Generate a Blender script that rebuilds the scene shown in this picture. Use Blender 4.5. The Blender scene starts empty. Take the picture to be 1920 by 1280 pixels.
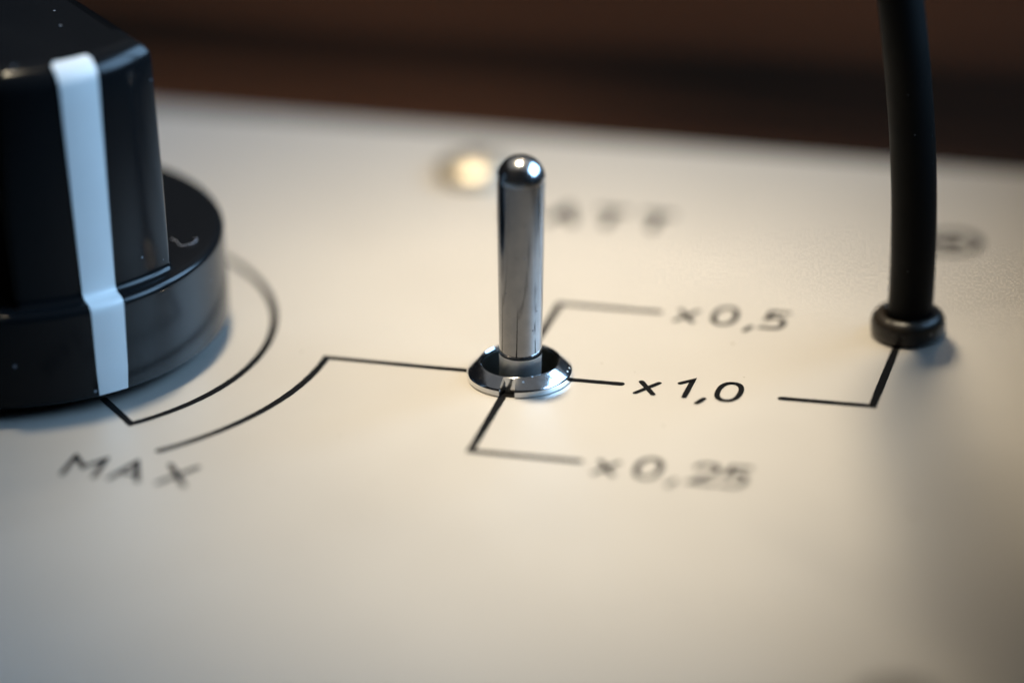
import bpy, bmesh, math, random
from mathutils import Vector, Matrix
random.seed(7)
MM = 0.001
scene = bpy.context.scene
COL = scene.collection
rad = math.radians

# ------------------------------------------------------------------ camera
def mmv(x, y, z): return Vector((x*MM, y*MM, z*MM))
cam_d = bpy.data.cameras.new('camera'); cam = bpy.data.objects.new('camera', cam_d); COL.objects.link(cam)
cam_r = Vector((0.96806851, 0.24942194, -0.02514077))
cam_u = Vector((-0.08478596, 0.42014349, 0.90348812))
cam_w = Vector((-0.23591249, 0.87250681, -0.42787516))
m = Matrix((cam_r, cam_u, -cam_w)).transposed().to_4x4()
m.translation = mmv(63.575, -236.812, 118.419)
cam.matrix_world = m
cam_d.sensor_width = 36.0
cam_d.lens = 8213.34/1920*36.0
cam_d.clip_start = 0.01
cam_d.clip_end = 20.0
cam_d.dof.use_dof = True
cam_d.dof.focus_distance = 0.2706
cam_d.dof.aperture_fstop = 8.0
scene.camera = cam

# ------------------------------------------------------------------ light
world = bpy.data.worlds.new('World'); scene.world = world; world.use_nodes = True
bg = world.node_tree.nodes['Background']
bg.inputs[0].default_value = (0.55, 0.60, 0.72, 1); bg.inputs[1].default_value = 0.012

def lamp(name, kind, pos, target, energy, color, **kw):
    l = bpy.data.lights.new(name, kind); o = bpy.data.objects.new(name, l); COL.objects.link(o)
    o.location = Vector(pos); d = Vector(target) - Vector(pos)
    o.rotation_euler = d.to_track_quat('-Z', 'Y').to_euler()
    l.energy = energy; l.color = color
    for k, v in kw.items(): setattr(l, k, v)
    return o
# tungsten desk lamp almost straight above: a soft-edged oval pool of light
DL_AIM, DL_DIR = Vector((0.002, 0.008, 0)), Vector((-0.055, 0.069, 0.54))
dl = lamp('desk_lamp', 'SPOT', DL_AIM+DL_DIR, DL_AIM, 22.8, (1.0, 0.855, 0.62),
     shadow_soft_size=0.020, spot_size=rad(8.2), spot_blend=1.0)
zz = DL_DIR.normalized(); yy = Vector((-0.26, 0.966, 0)); xx = yy.cross(zz).normalized(); yy = zz.cross(xx)
dl.rotation_euler = Matrix((xx, yy, zz)).transposed().to_euler(); dl.scale = (1.0, 1.45, 1.0)
# cool window off to the right
lamp('window_light', 'AREA', (0.66, 0.24, 0.45), (-0.012, 0.0, 0), 5.6, (0.37, 0.65, 1.0),
     shape='RECTANGLE', size=0.80, size_y=0.52, spread=rad(90))
# pale ceiling bounce, seen in the chrome
lamp('ceiling_light', 'AREA', (0.0, 0.55, 1.30), (0, 0.25, 0), 2.8, (0.93, 0.96, 1.0),
     shape='RECTANGLE', size=3.0, size_y=2.6)
# added spot with no known source, brightens the table and the panel's rear
lamp('table_fill_spot', 'SPOT', (-0.055, 0.42, 0.62), (-0.055, 0.175, -0.062), 25.0, (1.0, 0.78, 0.54),
     shadow_soft_size=0.05, spot_size=rad(28), spot_blend=1.0)

scene.cycles.caustics_reflective = False
scene.cycles.caustics_refractive = False
scene.view_settings.view_transform = 'Standard'
scene.view_settings.look = 'None'
scene.view_settings.exposure = 0.0
scene.view_settings.gamma = 1.0
scene.view_settings.use_curve_mapping = False

# ------------------------------------------------------------------ helpers
def link(name, me, mat=None, parent=None, loc=(0, 0, 0), rotz=0.0):
    o = bpy.data.objects.new(name, me); COL.objects.link(o)
    if mat is not None: me.materials.append(mat)
    if parent is not None: o.parent = parent
    o.location = mmv(*loc); o.rotation_euler = (0, 0, rotz)
    return o
def tag(o, label=None, cat=None, group=None, kind=None):
    if label: o['label'] = label
    if cat: o['category'] = cat
    if group: o['group'] = group
    if kind: o['kind'] = kind
    return o
def empty(name, loc, rotz=0.0):
    o = bpy.data.objects.new(name, None); COL.objects.link(o)
    o.location = mmv(*loc); o.rotation_euler = (0, 0, rotz); o.empty_display_size = 0.005
    return o
def to_mesh(name, verts, faces, smooth=True, sharp=35.0):
    """verts in mm"""
    me = bpy.data.meshes.new(name)
    bm = bmesh.new()
    vs = [bm.verts.new((v[0]*MM, v[1]*MM, v[2]*MM)) for v in verts]
    for f in faces:
        try: bm.faces.new([vs[i] for i in f])
        except ValueError: pass
    bmesh.ops.remove_doubles(bm, verts=bm.verts, dist=1e-7)
    bmesh.ops.recalc_face_normals(bm, faces=bm.faces)
    if smooth:
        for f in bm.faces: f.smooth = True
        for e in bm.edges:
            if len(e.link_faces) == 2 and e.calc_face_angle(0) > rad(sharp): e.smooth = False
    bm.to_mesh(me); bm.free()
    return me
def grid_faces(rows, cols, closed=True, off=0):
    F = []
    for i in range(rows-1):
        for j in range(cols if closed else cols-1):
            a = off+i*cols+j; b = off+i*cols+(j+1) % cols
            F.append((a, b, b+cols, a+cols))
    return F
def lathe(prof, n=96, center=(0, 0)):
    V, F = [], []
    for r, z in prof:
        for j in range(n):
            t = 2*math.pi*j/n; V.append((center[0]+r*math.cos(t), center[1]+r*math.sin(t), z))
    F = grid_faces(len(prof), n)
    return V, F
def fillet(cx, cz, r, a0, a1, n=6):
    return [(cx+r*math.cos(rad(a0+(a1-a0)*i/n)), cz+r*math.sin(rad(a0+(a1-a0)*i/n))) for i in range(n+1)]
def box(x0, x1, y0, y1, z0, z1):
    V = [(x, y, z) for z in (z0, z1) for y in (y0, y1) for x in (x0, x1)]
    F = [(0, 2, 3, 1), (4, 5, 7, 6), (0, 1, 5, 4), (2, 6, 7, 3), (0, 4, 6, 2), (1, 3, 7, 5)]
    return V, F
def catmull(P, n=8):
    P = [Vector(p) for p in P]; out = []
    Q = [P[0]*2-P[1]] + P + [P[-1]*2-P[-2]]
    for i in range(1, len(Q)-2):
        for k in range(n):
            t = k/n; a, b, c, d = Q[i-1], Q[i], Q[i+1], Q[i+2]
            out.append(0.5*((2*b)+(c-a)*t+(2*a-5*b+4*c-d)*t*t+(3*b-a-3*c+d)*t**3))
    out.append(P[-1]); return out
def tube(path, radius, n=24, cap=True):
    V, F = [], []
    path = [Vector(p) for p in path]; ref = Vector((0, 1, 0)); N = len(path)
    for i, p in enumerate(path):
        tan = (path[min(i+1, N-1)]-path[max(i-1, 0)]).normalized()
        ref = (ref - tan*ref.dot(tan)).normalized(); b = tan.cross(ref)
        r = radius(i/(N-1)) if callable(radius) else radius
        for j in range(n):
            t = 2*math.pi*j/n; q = p + ref*(r*math.cos(t)) + b*(r*math.sin(t)); V.append(tuple(q))
    F = grid_faces(N, n)
    if cap: F += [tuple(range(n)), tuple(range((N-1)*n, N*n))]
    return V, F

# ------------------------------------------------------------------ materials
def mat_new(name):
    m = bpy.data.materials.new(name); m.use_nodes = True
    return m, m.node_tree, m.node_tree.nodes['Principled BSDF']
def N(nt, typ, **kw):
    n = nt.nodes.new(typ)
    for k, v in kw.items():
        if k in n.inputs: n.inputs[k].default_value = v
        else: setattr(n, k, v)
    return n
def ramp(nt, stops):
    n = nt.nodes.new('ShaderNodeValToRGB'); e = n.color_ramp.elements
    while len(e) < len(stops): e.new(0.5)
    for i, (p, c) in enumerate(stops):
        e[i].position = p; e[i].color = c if len(c) == 4 else (*c, 1)
    return n
def coords(nt, scale=1.0, stretch=(1, 1, 1)):
    tc = nt.nodes.new('ShaderNodeTexCoord'); mp = nt.nodes.new('ShaderNodeMapping')
    mp.inputs['Scale'].default_value = tuple(scale*s for s in stretch)
    nt.links.new(tc.outputs['Object'], mp.inputs['Vector']); return mp.outputs['Vector']

def m_panel():
    m, nt, p = mat_new('satin_offwhite_panel'); L = nt.links.new
    v = coords(nt, 60)
    n1 = N(nt, 'ShaderNodeTexNoise', Scale=1.0, Detail=4.0, Roughness=0.6); L(v, n1.inputs['Vector'])
    r = ramp(nt, [(0.3, (0.64, 0.605, 0.56)), (0.7, (0.66, 0.625, 0.58))]); L(n1.outputs[0], r.inputs[0])
    # scattered dust specks
    v2 = coords(nt, 160)
    vo = N(nt, 'ShaderNodeTexVoronoi', Scale=1.0, Randomness=1.0); L(v2, vo.inputs['Vector'])
    wn = N(nt, 'ShaderNodeMath', operation='LESS_THAN'); wn.inputs[1].default_value = 0.022; L(vo.outputs['Distance'], wn.inputs[0])
    mx = N(nt, 'ShaderNodeMix', data_type='RGBA'); L(wn.outputs[0], mx.inputs['Factor'])
    L(r.outputs[0], mx.inputs['A']); mx.inputs['B'].default_value = (0.33, 0.25, 0.18, 1)
    vo2 = N(nt, 'ShaderNodeTexVoronoi', Scale=1.0, Randomness=1.0); L(coords(nt, 420), vo2.inputs['Vector'])
    lt2 = N(nt, 'ShaderNodeMath', operation='LESS_THAN'); lt2.inputs[1].default_value = 0.035; L(vo2.outputs['Distance'], lt2.inputs[0])
    mx2 = N(nt, 'ShaderNodeMix', data_type='RGBA'); L(lt2.outputs[0], mx2.inputs['Factor'])
    L(mx.outputs['Result'], mx2.inputs['A']); mx2.inputs['B'].default_value = (0.45, 0.41, 0.36, 1)
    L(mx2.outputs['Result'], p.inputs['Base Color'])
    n2 = N(nt, 'ShaderNodeTexNoise', Scale=1.0, Detail=3.0); L(coords(nt, 4500), n2.inputs['Vector'])
    b = N(nt, 'ShaderNodeBump', Strength=0.10, Distance=0.00002); L(n2.outputs[0], b.inputs['Height']); L(b.outputs[0], p.inputs['Normal'])
    n3 = N(nt, 'ShaderNodeTexNoise', Scale=1.0, Detail=5.0, Roughness=0.65); L(coords(nt, 110), n3.inputs['Vector'])
    mr = N(nt, 'ShaderNodeMapRange'); mr.inputs['From Min'].default_value = 0.3; mr.inputs['From Max'].default_value = 0.7
    mr.inputs['To Min'].default_value = 0.53; mr.inputs['To Max'].default_value = 0.545
    L(n3.outputs[0], mr.inputs['Value']); L(mr.outputs[0], p.inputs['Roughness'])
    p.inputs['Metallic'].default_value = 0.92
    return m
def m_plain(name, col, rough, spec=0.5, metal=0.0, rough_var=0.0, nscale=900, bump=0.0):
    m, nt, p = mat_new(name); L = nt.links.new
    v = coords(nt, nscale)
    n1 = N(nt, 'ShaderNodeTexNoise', Scale=1.0, Detail=5.0, Roughness=0.6); L(v, n1.inputs['Vector'])
    c0 = tuple(c*0.95 for c in col); c1 = tuple(min(1, c*1.05) for c in col)
    r = ramp(nt, [(0.3, c0), (0.7, c1)]); L(n1.outputs[0], r.inputs[0]); L(r.outputs[0], p.inputs['Base Color'])
    if rough_var:
        mr = N(nt, 'ShaderNodeMapRange'); mr.inputs['To Min'].default_value = max(0.01, rough-rough_var); mr.inputs['To Max'].default_value = rough+rough_var
        mr.inputs['From Min'].default_value = 0.3; mr.inputs['From Max'].default_value = 0.7
        L(n1.outputs[0], mr.inputs['Value']); L(mr.outputs[0], p.inputs['Roughness'])
    else: p.inputs['Roughness'].default_value = rough
    if bump:
        b = N(nt, 'ShaderNodeBump', Strength=bump, Distance=0.00005); L(n1.outputs[0], b.inputs['Height']); L(b.outputs[0], p.inputs['Normal'])
    p.inputs['Metallic'].default_value = metal; p.inputs['Specular IOR Level'].default_value = spec
    return m
def m_specked(name, col, rough, speck, scale, thr, spec=0.5, bump=0.0):
    """dark plastic / rubber with pale dust specks"""
    m, nt, p = mat_new(name); L = nt.links.new
    vo = N(nt, 'ShaderNodeTexVoronoi', Scale=1.0); L(coords(nt, scale), vo.inputs['Vector'])
    n1 = N(nt, 'ShaderNodeTexNoise', Scale=1.0, Detail=3.0); L(coords(nt, scale*0.22), n1.inputs['Vector'])
    mul = N(nt, 'ShaderNodeMath', operation='MULTIPLY'); mul.inputs[1].default_value = thr*2; L(n1.outputs[0], mul.inputs[0])
    lt = N(nt, 'ShaderNodeMath', operation='LESS_THAN'); L(vo.outputs['Distance'], lt.inputs[0]); L(mul.outputs[0], lt.inputs[1])
    mx = N(nt, 'ShaderNodeMix', data_type='RGBA'); L(lt.outputs[0], mx.inputs['Factor'])
    mx.inputs['A'].default_value = (*col, 1); mx.inputs['B'].default_value = (*speck, 1)
    L(mx.outputs['Result'], p.inputs['Base Color'])
    n2 = N(nt, 'ShaderNodeTexNoise', Scale=1.0, Detail=4.0); L(coords(nt, 260), n2.inputs['Vector'])
    mr = N(nt, 'ShaderNodeMapRange'); mr.inputs['To Min'].default_value = rough*0.8; mr.inputs['To Max'].default_value = rough*1.25
    L(n2.outputs[0], mr.inputs['Value']); L(mr.outputs[0], p.inputs['Roughness'])
    if bump:
        n3 = N(nt, 'ShaderNodeTexNoise', Scale=1.0, Detail=4.0); L(coords(nt, 1800), n3.inputs['Vector'])
        b = N(nt, 'ShaderNodeBump', Strength=bump, Distance=0.00004); L(n3.outputs[0], b.inputs['Height']); L(b.outputs[0], p.inputs['Normal'])
    p.inputs['Specular IOR Level'].default_value = spec
    return m
def m_chrome(name='smudged_chrome', ra=0.09, rb=0.22, c0=(0.76, 0.77, 0.79), c1=(0.86, 0.86, 0.86)):
    m, nt, p = mat_new(name); L = nt.links.new
    p.inputs['Metallic'].default_value = 1.0
    n1 = N(nt, 'ShaderNodeTexNoise', Scale=1.0, Detail=6.0, Roughness=0.65); L(coords(nt, 700), n1.inputs['Vector'])
    r = ramp(nt, [(0.35, c0), (0.65, c1)]); L(n1.outputs[0], r.inputs[0]); L(r.outputs[0], p.inputs['Base Color'])
    mr = N(nt, 'ShaderNodeMapRange'); mr.inputs['From Min'].default_value = 0.4; mr.inputs['From Max'].default_value = 0.75
    mr.inputs['To Min'].default_value = ra; mr.inputs['To Max'].default_value = rb
    L(n1.outputs[0], mr.inputs['Value'])
    vo = N(nt, 'ShaderNodeTexVoronoi', Scale=1.0); L(coords(nt, 1300), vo.inputs['Vector'])
    lt = N(nt, 'ShaderNodeMath', operation='LESS_THAN'); lt.inputs[1].default_value = 0.085; L(vo.outputs['Distance'], lt.inputs[0])
    mx = N(nt, 'ShaderNodeMath', operation='MAXIMUM'); h = N(nt, 'ShaderNodeMath', operation='MULTIPLY'); h.inputs[1].default_value = 0.75
    L(lt.outputs[0], h.inputs[0]); L(h.outputs[0], mx.inputs[0]); L(mr.outputs[0], mx.inputs[1]); L(mx.outputs[0], p.inputs['Roughness'])
    n2 = N(nt, 'ShaderNodeTexNoise', Scale=1.0, Detail=5.0, Roughness=0.7); L(coords(nt, 1500), n2.inputs['Vector'])
    b = N(nt, 'ShaderNodeBump', Strength=0.10, Distance=0.00004); L(n2.outputs[0], b.inputs['Height']); L(b.outputs[0], p.inputs['Normal'])
    return m
def m_wood():
    m, nt, p = mat_new('dark_walnut'); L = nt.links.new
    n1 = N(nt, 'ShaderNodeTexNoise', Scale=1.0, Detail=2.0, Distortion=0.8); L(coords(nt, 1, (6, 75, 75)), n1.inputs['Vector'])
    r = ramp(nt, [(0.47, (0.0010, 0.0008, 0.0006)), (0.54, (0.005, 0.0027, 0.0017)), (0.63, (0.07, 0.027, 0.012))]); L(n1.outputs[0], r.inputs[0])
    n2 = N(nt, 'ShaderNodeTexNoise', Scale=1.0, Detail=4.0); L(coords(nt, 1, (60, 900, 900)), n2.inputs['Vector'])
    r2 = ramp(nt, [(0.3, (0.6, 0.6, 0.6)), (0.7, (1, 1, 1))]); L(n2.outputs[0], r2.inputs[0])
    mx = N(nt, 'ShaderNodeMix', data_type='RGBA', blend_type='MULTIPLY'); mx.inputs['Factor'].default_value = 0.7
    L(r.outputs[0], mx.inputs['A']); L(r2.outputs['Color'], mx.inputs['B']); L(mx.outputs['Result'], p.inputs['Base Color'])
    p.inputs['Roughness'].default_value = 0.9; p.inputs['Specular IOR Level'].default_value = 0.03
    return m

PANEL = m_panel()
INK = m_plain('black_printing_ink', (0.006, 0.0058, 0.006), 0.8, spec=0.06)
CASE = m_plain('grey_steel_case', (0.10, 0.10, 0.105), 0.5)
CHROME = m_chrome()
TIP = m_chrome('lit_tip_chrome', 0.17, 0.30)  # same metal as the shaft, coloured brighter for the light on the dome
NECK = m_plain('satin_steel', (0.90, 0.90, 0.90), 0.45, metal=1.0)
LEVER = m_chrome('shaded_lever_chrome', 0.04, 0.14, (0.27, 0.275, 0.29), (0.34, 0.34, 0.35))  # chrome colour darkened to stand for dark reflections along the shaft
DARKM = m_plain('dark_bore', (0.035, 0.040, 0.038), 0.35, metal=0.9)
KNOB = m_specked('black_gloss_plastic', (0.006, 0.0063, 0.007), 0.17, (0.20, 0.21, 0.23), 420, 0.04, spec=0.16)
WHITE = m_plain('white_indicator_paint', (0.68, 0.68, 0.67), 0.35, nscale=120)
RUBBER = m_specked('black_cable_sheath', (0.004, 0.004, 0.004), 0.5, (0.10, 0.11, 0.12), 900, 0.06, spec=0.12, bump=0.12)
GROM = m_specked('worn_black_rubber', (0.022, 0.017, 0.012), 0.36, (0.16, 0.14, 0.11), 1100, 0.13, bump=0.9)
NICKEL = m_plain('nickel_screw', (0.38, 0.34, 0.28), 0.46, metal=1.0, rough_var=0.05)
SLOTM = m_plain('screw_recess', (0.06, 0.055, 0.05), 0.5, metal=0.8)
LINT = m_plain('pale_lint', (0.5, 0.5, 0.56), 0.8)
WOOD = m_wood()

# ------------------------------------------------------------------ setting: the table
V, F = box(-1500, 1500, -1200, 1500, -92, -62)
table = link('table', to_mesh('table', V, F, smooth=False), WOOD)
tag(table, 'dark brown wooden table top with streaky grain behind the panel', 'table', kind='structure')

# ------------------------------------------------------------------ control box with printed panel
box_root = tag(empty('control_box', (0, 0, -62)), 'off-white printed control panel of a low box, carrying the knob and switch', 'control panel')
def child(name, V, F, mat, parent, off=(0, 0, 0), **kw):
    return link(name, to_mesh(name, V, F, **kw), mat, parent, off)
PX0, PX1, PY0, PY1 = -62, 62, -62, 38.2
# sheet-metal plate with a hole under the switch: a frame of quads round a circular bore
def plate():
    V, F = [], []; n = 64; rh = 2.39
    def loop(fn, z): 
        i0 = len(V)
        for j in range(n):
            x, y = fn(2*math.pi*j/n); V.append((x, y, z))
        return i0
    def rect(t, ins=0.0):
        c, s = math.cos(t), math.sin(t)
        kx = ((PX1-ins) if c > 0 else (PX0+ins))/c if abs(c) > 1e-9 else 1e9
        ky = ((PY1-ins) if s > 0 else (PY0+ins))/s if abs(s) > 1e-9 else 1e9
        k = min(kx, ky); return (c*k, s*k)
    angs = None
    ids = [loop(lambda t: (rh*math.cos(t), rh*math.sin(t)), -1.5), loop(lambda t: (rh*math.cos(t), rh*math.sin(t)), 0),
           loop(lambda t: (20*math.cos(t), 20*math.sin(t)), 0)]
    ids.append(loop(lambda t: rect(t, 0.6), 0)); ids.append(loop(lambda t: rect(t, 0.17), -0.17)); ids.append(loop(lambda t: rect(t), -0.6)); ids.append(loop(lambda t: rect(t), -1.5))
    for a, b in zip(ids, ids[1:]):
        for j in range(n): F.append((a+j, a+(j+1) % n, b+(j+1) % n, b+j))
    return V, F
V, F = plate()
panel = child('panel_plate', V, F, PANEL, box_root, (0, 0, 62))
V, F = box(PX0+1.5, PX1-1.5, PY0+1.5, PY1-1.5, 0.0, 60.4)
case = child('case', V, F, CASE, box_root, smooth=False)

V, F = box(50, 60, PY0, PY1+30, 62.02, 90)
child('window_block_board', V, F, WOOD, box_root, smooth=False)  # unseen board, added to keep window light off the panel's right side

# ---- print: ribbons of ink lying on the plate
INKZ = 0.012
def ribbon(pts, w, cap=True):
    """flat polyline with mitred corners and round ends, in mm"""
    P = [Vector((p[0], p[1])) for p in pts]
    Q = [P[0]]
    for q0, q1 in zip(P, P[1:]):      # short steps, so the ink edge can wander a little
        k = max(1, int((q1-q0).length/0.22))
        Q += [q0.lerp(q1, (i+1)/k) for i in range(k)]
    P = Q; n = len(P); L, R = [], []; W0 = w
    for i, p in enumerate(P):
        d0 = (P[i]-P[i-1]).normalized() if i > 0 else (P[1]-P[0]).normalized()
        d1 = (P[i+1]-P[i]).normalized() if i < n-1 else d0
        t = (d0+d1); t = t.normalized() if t.length > 1e-6 else d0
        w = W0*(1+random.uniform(-0.05, 0.05)); nn = Vector((-t.y, t.x)); k = 1/max(0.45, nn.dot(Vector((-d0.y, d0.x))))
        L.append(p+nn*(w/2*k)); R.append(p-nn*(w/2*k))
    out = list(L)
    def arc(c, d, h):
        return [c+Vector((math.cos(a), math.sin(a)))*h for a in
                [math.atan2(d.y, d.x)+math.pi/2-math.pi*(k+1)/8 for k in range(7)]]
    V = [(*q, INKZ) for q in L]+[(*q, INKZ) for q in R]
    F = [(i, i+1, n+i+1, n+i) for i in range(n-1)]
    if cap:
        for c, d, a, b in ((P[-1], P[-1]-P[-2], n-1, 2*n-1), (P[0], P[0]-P[1], n, 0)):
            i0 = len(V); A = arc(c, d.normalized(), w/2); V += [(*q, INKZ) for q in A]
            F.append((a, *range(i0, i0+len(A)), b))
    return V, F
def merge(parts):
    V, F = [], []
    for v, f in parts:
        o = len(V); V += v; F += [tuple(i+o for i in ff) for ff in f]
    return V, F
def pline(pts, w=0.5):
    V, F = ribbon(pts, w); return child('printed_line', V, F, INK, panel, smooth=False)
def arcpts(cx, cy, r, a0, a1, n):
    return [(cx+r*math.cos(rad(a0+(a1-a0)*i/n)), cy+r*math.sin(rad(a0+(a1-a0)*i/n))) for i in range(n+1)]
KX, KY = -33.0, 0.2
# scale round the knob: pointer mark, inner scale arc, outer arc leading to the switch
pline([(KX+12.2*math.cos(rad(-45)), KY+12.2*math.sin(rad(-45)))] + arcpts(KX, KY, 16.2, -45.4, 225, 90))
pline(arcpts(KX, KY, 20.43, -45.8, -0.4, 30) + [(-6, 0), (-3.0, 0.0)])
pline([(3.0, 0.02), (6.42, 0.04)])
pline([(-0.22, 2.9), (-0.08, 10.75), (6.42, 10.75)])
pline([(-0.30, -2.75), (-0.34, -10.70), (6.40, -10.70)])
pline([(16.53, 0.03), (22.17, 0.10), (22.17, 9.0)], 0.52)
def ell(cx, cy, rx, ry, a0, a1, n=20, sq=2.3):
    out = []
    for i in range(n+1):
        a = rad(a0+(a1-a0)*i/n); c, s = math.cos(a), math.sin(a)
        out.append((cx+rx*math.copysign(abs(c)**(2/sq), c), cy+ry*math.copysign(abs(s)**(2/sq), s)))
    return out
H = 2.55   # centre-line height of a capital
GL = {
 'x': [[(0.12, 1.72), (1.22, 0.1)], [(1.24, 1.72), (0.10, 0.1)]],
 '1': [[(0.05, 1.95), (0.74, H), (0.70, 0.12)]],
 '0': [ell(0.82, 1.36, 0.70, 1.24, 90, 450, 28)],
 ',': [[(0.40, 0.12), (0.12, -0.55)]],
 '5': [[(1.36, H+.02), (0.28, H), (0.16, 1.42)] + ell(0.62, 0.92, 0.72, 0.80, 100, -110, 14)[0:] + [(0.05, 0.12)]],
 '2': [ell(0.72, 1.88, 0.66, 0.70, 168, -20, 12) + [(0.06, 0.12), (1.46, 0.12)]],
 'M': [[(0.02, 0.1), (0.06, H), (0.98, 1.2), (1.98, H), (2.02, 0.1)]],
 'A': [[(0.0, 0.1), (0.92, H), (1.76, 0.1)], [(0.36, 0.95), (1.44, 0.95)]],
 'X': [[(0.0, H), (1.66, 0.1)], [(1.74, H), (0.02, 0.1)]],
 'O': [ell(0.95, 1.36, 0.85, 1.24, 90, 450, 28)],
 'T': [[(0.0, H), (1.7, H)], [(0.85, H), (0.85, 0.1)]],
 'B': [[(0.15, 0.1), (0.15, H), (0.9, H)] + ell(0.85, 1.98, 0.5, 0.57, 70, -70, 8) + [(0.2, 1.4)], [(0.8, 1.4)] + ell(0.85, 0.75, 0.62, 0.65, 70, -70, 8) + [(0.15, 0.1)]],
}
def lettering(chars, x0, y0, w=0.36):
    parts = []
    for ch, dx in chars:
        for st in GL[ch]:
            closed = abs(st[0][0]-st[-1][0])+abs(st[0][1]-st[-1][1]) < 1e-6
            pts = [(x0+dx+px, y0+py) for px, py in st]
            parts.append(ribbon(pts + ([pts[1]] if closed else []), w, cap=not closed))
    # lift alternate strokes a hair so that crossings never share a plane
    for i, (v, f) in enumerate(parts): parts[i] = ([(a, b, c+0.003*i) for a, b, c in v], f)
    V, F = merge(parts)
    return child('printed_lettering', V, F, INK, panel, smooth=False)
lettering([('x', 0), ('1', 2.47), (',', 4.0), ('0', 4.92)], 7.48, -1.1)
lettering([('x', 0), ('0', 2.28), (',', 4.62), ('5', 5.62)], 7.60, 9.62)
lettering([('x', 0), ('0', 2.33), (',', 4.62), ('2', 5.85), ('5', 7.72)], 7.50, -12.15)
lettering([('M', 0), ('A', 3.0), ('X', 6.02)], -23.53, -18.65)
lettering([('B', 0), ('A', 2.85), ('T', 6.05), ('T', 9.2)], -7.0, 23.3, 0.66)
# connector symbol behind the cable: ring, centre dot and lead-in stroke
symb = [ribbon(arcpts(23.0, 25.1, 1.75, 90, 450, 40) , 0.62, cap=False), ribbon([(20.2, 25.1), (22.6, 25.1)], 0.62)]
symb.append(([(23.0+0.75*math.cos(k*math.pi/8), 25.1+0.75*math.sin(k*math.pi/8), INKZ+0.006) for k in range(16)], [tuple(range(16))]))
V, F = merge(symb); child('printed_symbol', V, F, INK, panel, smooth=False)

# ------------------------------------------------------------------ toggle switch
tog = tag(empty('toggle_switch', (0, 0, 0)), 'chrome toggle switch with upright round-tipped lever in a shiny tapered ring', 'toggle switch')
def nut():
    prof = [(2.37, -1.2), (2.37, 0.90), (2.40, 1.02), (2.46, 1.07), (2.54, 1.07), (2.61, 1.03), (3.20, 0.53), (3.27, 0.46), (3.30, 0.40), (3.30, 0.06), (3.27, 0.04), (2.4, 0.04)]
    sl = 2.66; hw = math.asin(0.5/3.3); angs = []
    n = 120; slots = (-math.pi/2, math.pi/2)
    for s in slots:
        a0, a1 = s-hw, s+hw
        for k in range(9): angs.append((a0+(a1-a0)*k/8, True))
        b1 = s+math.pi-hw
        for k in range(n//2+1): angs.append((a1+(b1-a1)*k/(n//2), False))
    V = []
    for r, z in prof:
        for a, ins in angs:
            rr = min(r, sl) if ins else r
            V.append((rr*math.cos(a), rr*math.sin(a), z))
    F = grid_faces(len(prof), len(angs))
    return V, F
V, F = nut(); child('dress_nut', V, F, CHROME, tog, sharp=24)
V, F = lathe([(2.36, -6), (2.36, 0.80), (2.33, 0.86), (2.29, 0.80), (2.26, -1.0), (1.9, -1.6), (0.01, -1.7)], 72)
child('bushing', V, F, DARKM, tog)
lean = Matrix.Rotation(rad(1.55), 3, 'Y')
def leaned(V, z0=-1.0):
    out = []
    for v in V:
        q = lean @ Vector((v[0], v[1], v[2]-z0)); out.append((q.x, q.y, q.z+z0))
    return out
prof = [(1.33, 1.63), (1.335, 1.66)] + [(1.335+0.165*k/14, 1.65+11.65*k/14) for k in range(1, 15)]
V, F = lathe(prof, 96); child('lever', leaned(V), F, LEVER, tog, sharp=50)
prof = [(1.5*math.cos(rad(a))**0.92 if a < 90 else 0.001, 13.30+1.52*math.sin(rad(a))) for a in (0, 7, 14, 22, 30, 38, 46, 54, 62, 69, 75, 80, 84, 87, 90)]
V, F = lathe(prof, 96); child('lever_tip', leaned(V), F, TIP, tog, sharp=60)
V, F = lathe([(2.4, 0.002), (3.16, 0.002), (3.18, 0.02), (3.16, 0.035), (2.4, 0.035)], 72); child('slot_shade_disc', V, F, INK, tog)  # black disc added under the nut, its colour stands for slot shade
V, F = lathe([(1.328, 1.655), (1.31, 0.9), (1.26, -0.6), (1.20, -1.65)], 72); child('lever_neck', leaned(V), F, NECK, tog)

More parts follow.
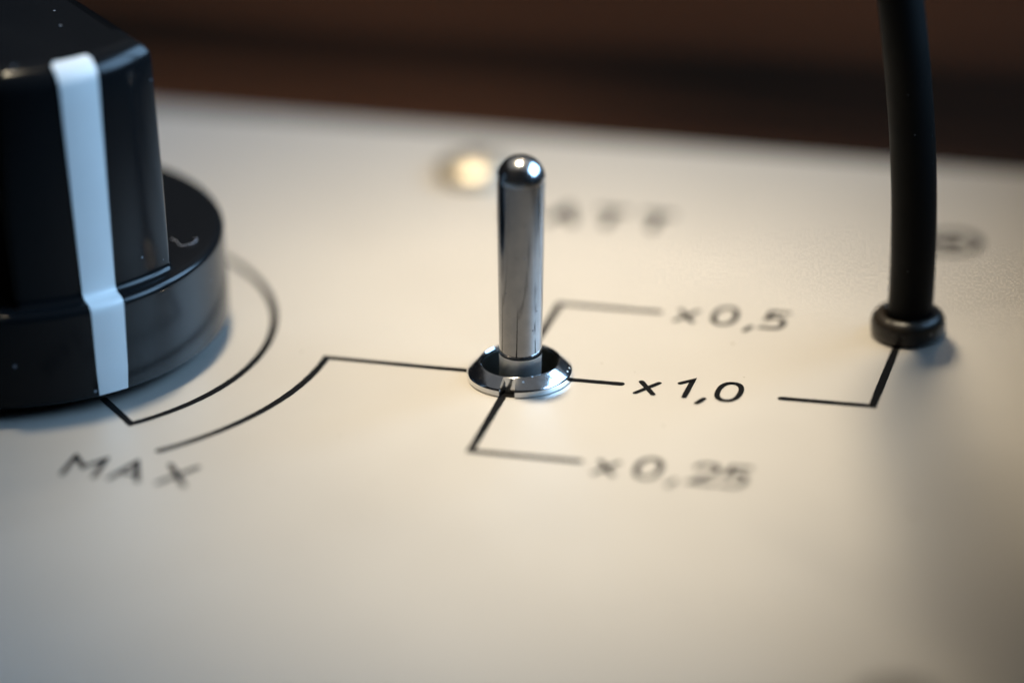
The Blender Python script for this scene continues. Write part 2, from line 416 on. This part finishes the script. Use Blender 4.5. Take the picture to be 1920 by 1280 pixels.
# ------------------------------------------------------------------ rotary knob
KAZ = rad(-44.3)
knob = tag(empty('rotary_knob', (KX, KY, 0), KAZ), 'glossy black skirted pointer knob with a white indicator line, standing above MAX', 'knob')
RS = 13.38
skirt_prof = [(3.5, 0.75), (12.7, 0.75)] + [(13.2, 0.82), (13.36, 1.0), (RS, 1.2), (13.33, 6.2)] + fillet(12.78, 6.45, 0.55, 0, 90, 7) + [(11.5, 7.02), (6, 7.02), (0.01, 7.02)]
V, F = lathe(skirt_prof, 160); skirt = child('skirt', V, F, KNOB, knob)
V, F = lathe([(3.4, 0.0), (3.4, 3.0), (0.01, 3.0)], 48); child('shaft_bushing', V, F, NICKEL, knob)
def foot(Rf, hw, rc, n_arc=22):
    """bar footprint: convex front and back, straight flanks, rounded corners"""
    pts = []
    yc = hw-rc; xc = math.sqrt(max(0.01, (Rf-rc)**2-yc**2))
    a_in = math.atan2(yc, xc)
    for k in range(n_arc+1):
        a = -a_in+2*a_in*k/n_arc; pts.append((Rf*math.cos(a), Rf*math.sin(a)))
    for k in range(1, 8):
        a = a_in+(math.pi/2-a_in)*k/7; pts.append((xc+rc*math.cos(a), yc+rc*math.sin(a)))
    for k in range(1, 10): pts.append((xc-2*xc*k/10, hw))
    half = pts[:]
    top = [p for p in pts]
    out = [p for p in pts[n_arc//2:]] + []
    # mirror to close the loop
    q = out + [(-x, y) for x, y in reversed(out)]
    q = q + [(x, -y) for x, y in reversed(q)]
    res = [q[0]]
    for p in q[1:]:
        if abs(p[0]-res[-1][0])+abs(p[1]-res[-1][1]) > 1e-6: res.append(p)
    if abs(res[0][0]-res[-1][0])+abs(res[0][1]-res[-1][1]) < 1e-6: res.pop()
    return res
ZT = 21.95; FR = 1.35
def body_levels():
    lv = []
    for k in range(6):   # concave root fillet
        a = rad(90*k/5); lv.append((0.55*(1-math.sin(a)), 7.0+0.55*(1-math.cos(a))))
    def dr(z): return -0.75*(z-7.55)/(ZT-7.55)
    for k in range(1, 9):
        z = 7.55+(ZT-FR-7.55)*k/8; lv.append((dr(z), z))
    for k in range(1, 10):
        a = rad(90*k/9); z = ZT-FR+FR*math.sin(a); lv.append((dr(z)-FR*(1-math.cos(a)), z))
    return lv
R0, HW0 = 12.25, 5.40
V = []; cols = None; LV = body_levels()
for d, z in LV:
    P = foot(R0+d, HW0+d*(0.12 if d > -0.75 else 1.0)+(0.0 if d > -0.75 else 0.66), max(0.7+d*0.3, 0.12)); cols = len(P); V += [(x, y+0.28, z) for x, y in P]
F = grid_faces(len(LV), cols); F.append(tuple(range((len(LV)-1)*cols, len(LV)*cols)))
child('grip', V, F, KNOB, knob, sharp=60)
# white indicator stripe: follows skirt wall, rim, root fillet, grip face and top rounding
sp = [(RS, 0.98), (RS, 2.5), (13.35, 4.5), (13.33, 6.2)] + fillet(12.78, 6.45, 0.55, 0, 90, 6)[1:] 
sp += [(R0+d, z) for d, z in LV[1:]][:]
sp = [q for i, q in enumerate(sp) if i == 0 or abs(q[0]-sp[i-1][0])+abs(q[1]-sp[i-1][1]) > 1e-4]
sp = sp[:-1]
def stripe():
    V, F = [], []; n = 14; th = 0.05; rows = []
    for i, (R, z) in enumerate(sp):
        a = sp[max(i-1, 0)]; b = sp[min(i+1, len(sp)-1)]; tx, tz = b[0]-a[0], b[1]-a[1]; l = math.hypot(tx, tz) or 1
        nx, nz = tz/l, -tx/l
        f = (z-1)/(ZT-1); w = 1.04+0.26*f
        if i > len(sp)-4: w *= (1.0, 0.96, 0.82)[i-(len(sp)-3)]
        if i == 0: w *= 0.94
        for lay in (0, 1):
            row = []
            for k in range(n+1):
                t = -w+2*w*k/n; rr = R+nx*(th if lay else -0.06); zz = z+nz*(th if lay else -0.06)
                x = math.sqrt(max(0, rr*rr-t*t)); row.append(len(V)); V.append((x, t, zz))
            rows.append(row)
    for i in range(0, len(rows)-2, 2):
        o0, o1 = rows[i+1], rows[i+3]; b0, b1 = rows[i], rows[i+2]
        for k in range(n): F.append((o0[k], o0[k+1], o1[k+1], o1[k]))
        F.append((b0[0], o0[0], o1[0], b1[0])); F.append((o0[n], b0[n], b1[n], o1[n]))
    for a, b in ((rows[0], rows[1]), (rows[-2], rows[-1])):
        for k in range(n): F.append((a[k], a[k+1], b[k+1], b[k]))
    return V, F
V, F = stripe(); child('indicator_line', V, F, WHITE, knob, sharp=50)

# curl of lint lying on the skirt
P = catmull([(0, 0, 0.02), (0.4, -0.35, 0.06), (0.8, -0.95, 0.03), (1.2, -0.95, 0.06), (1.6, -0.7, 0.1), (1.72, -0.1, 0.08), (1.5, 0.15, 0.03)], 6)
V, F = tube(P, 0.016, 6)
lint = link('lint_fibre', to_mesh('lint_fibre', V, F), LINT, None, (-22.64, 0.65, 7.03), rad(6))
tag(lint, 'tiny pale curl of lint lying on the black knob skirt', 'lint')

# ------------------------------------------------------------------ cable with grommet
GX, GY = 22.5, 10.8
V, F = lathe([(1.5, 0.004), (2.28, 0.004), (2.34, 0.10)] + [(2.36, 0.5)] + fillet(1.62, 0.85, 0.74, 0, 78, 8) + [(1.62, 1.56), (1.50, 1.45), (1.40, 1.2)], 64)
grom = link('cable_grommet', to_mesh('cable_grommet', V, F, sharp=60), GROM, None, (GX, GY, 0))
tag(grom, 'worn black rubber grommet ring around the foot of the cable', 'grommet')
path = catmull([(22.5, 10.8, 0.02), (22.65, 10.9, 2.4), (22.75, 10.92, 6), (22.72, 10.91, 10.4), (22.45, 10.84, 15.4), (21.79, 10.6, 22.4), (20.4, 11.4, 32), (17.8, 13.6, 48), (13.5, 16, 80), (10, 16, 110), (8.7, 12, 150), (9, 8, 185), (18, 6, 214), (44, 10, 222), (90, 22, 190), (122, 40, 90), (130, 52, 0), (136, 60, -60.5)], 8)
V, F = tube(path, 1.43, 28)
cable = link('cable', to_mesh('cable', V, F), RUBBER)
tag(cable, 'black rubber-sheathed cable rising out of the panel through its grommet', 'cable')

# ------------------------------------------------------------------ screws
def screw(loc, rotz, label):
    r = tag(empty('panel_screw', loc, rotz), label, 'screw', 'domed screws holding the panel')
    prof = [(2.40, 0.004), (2.45, 0.12), (2.45, 0.55)] + [(4.42*math.sin(rad(a)), 4.42*math.cos(rad(a))-3.42+0.55) for a in (33.5, 31, 28, 24, 20, 16, 12)] + [(0.85, 1.46), (0.80, 0.9), (0.01, 0.9)]
    V, F = lathe(prof, 48); child('head', V, F, NICKEL, r, sharp=45)
    V, F = lathe([(0.79, 0.93), (0.4, 0.92), (0.01, 0.91)], 6); child('recess', V, F, SLOTM, r)
    return r
screw((-10.9, 30.0, 0), 0.3, 'shiny domed screw by the rear edge of the panel, behind the toggle lever')
screw((30.0, -36.6, 0), 0.9, 'domed screw at the front of the panel, on the cable side')
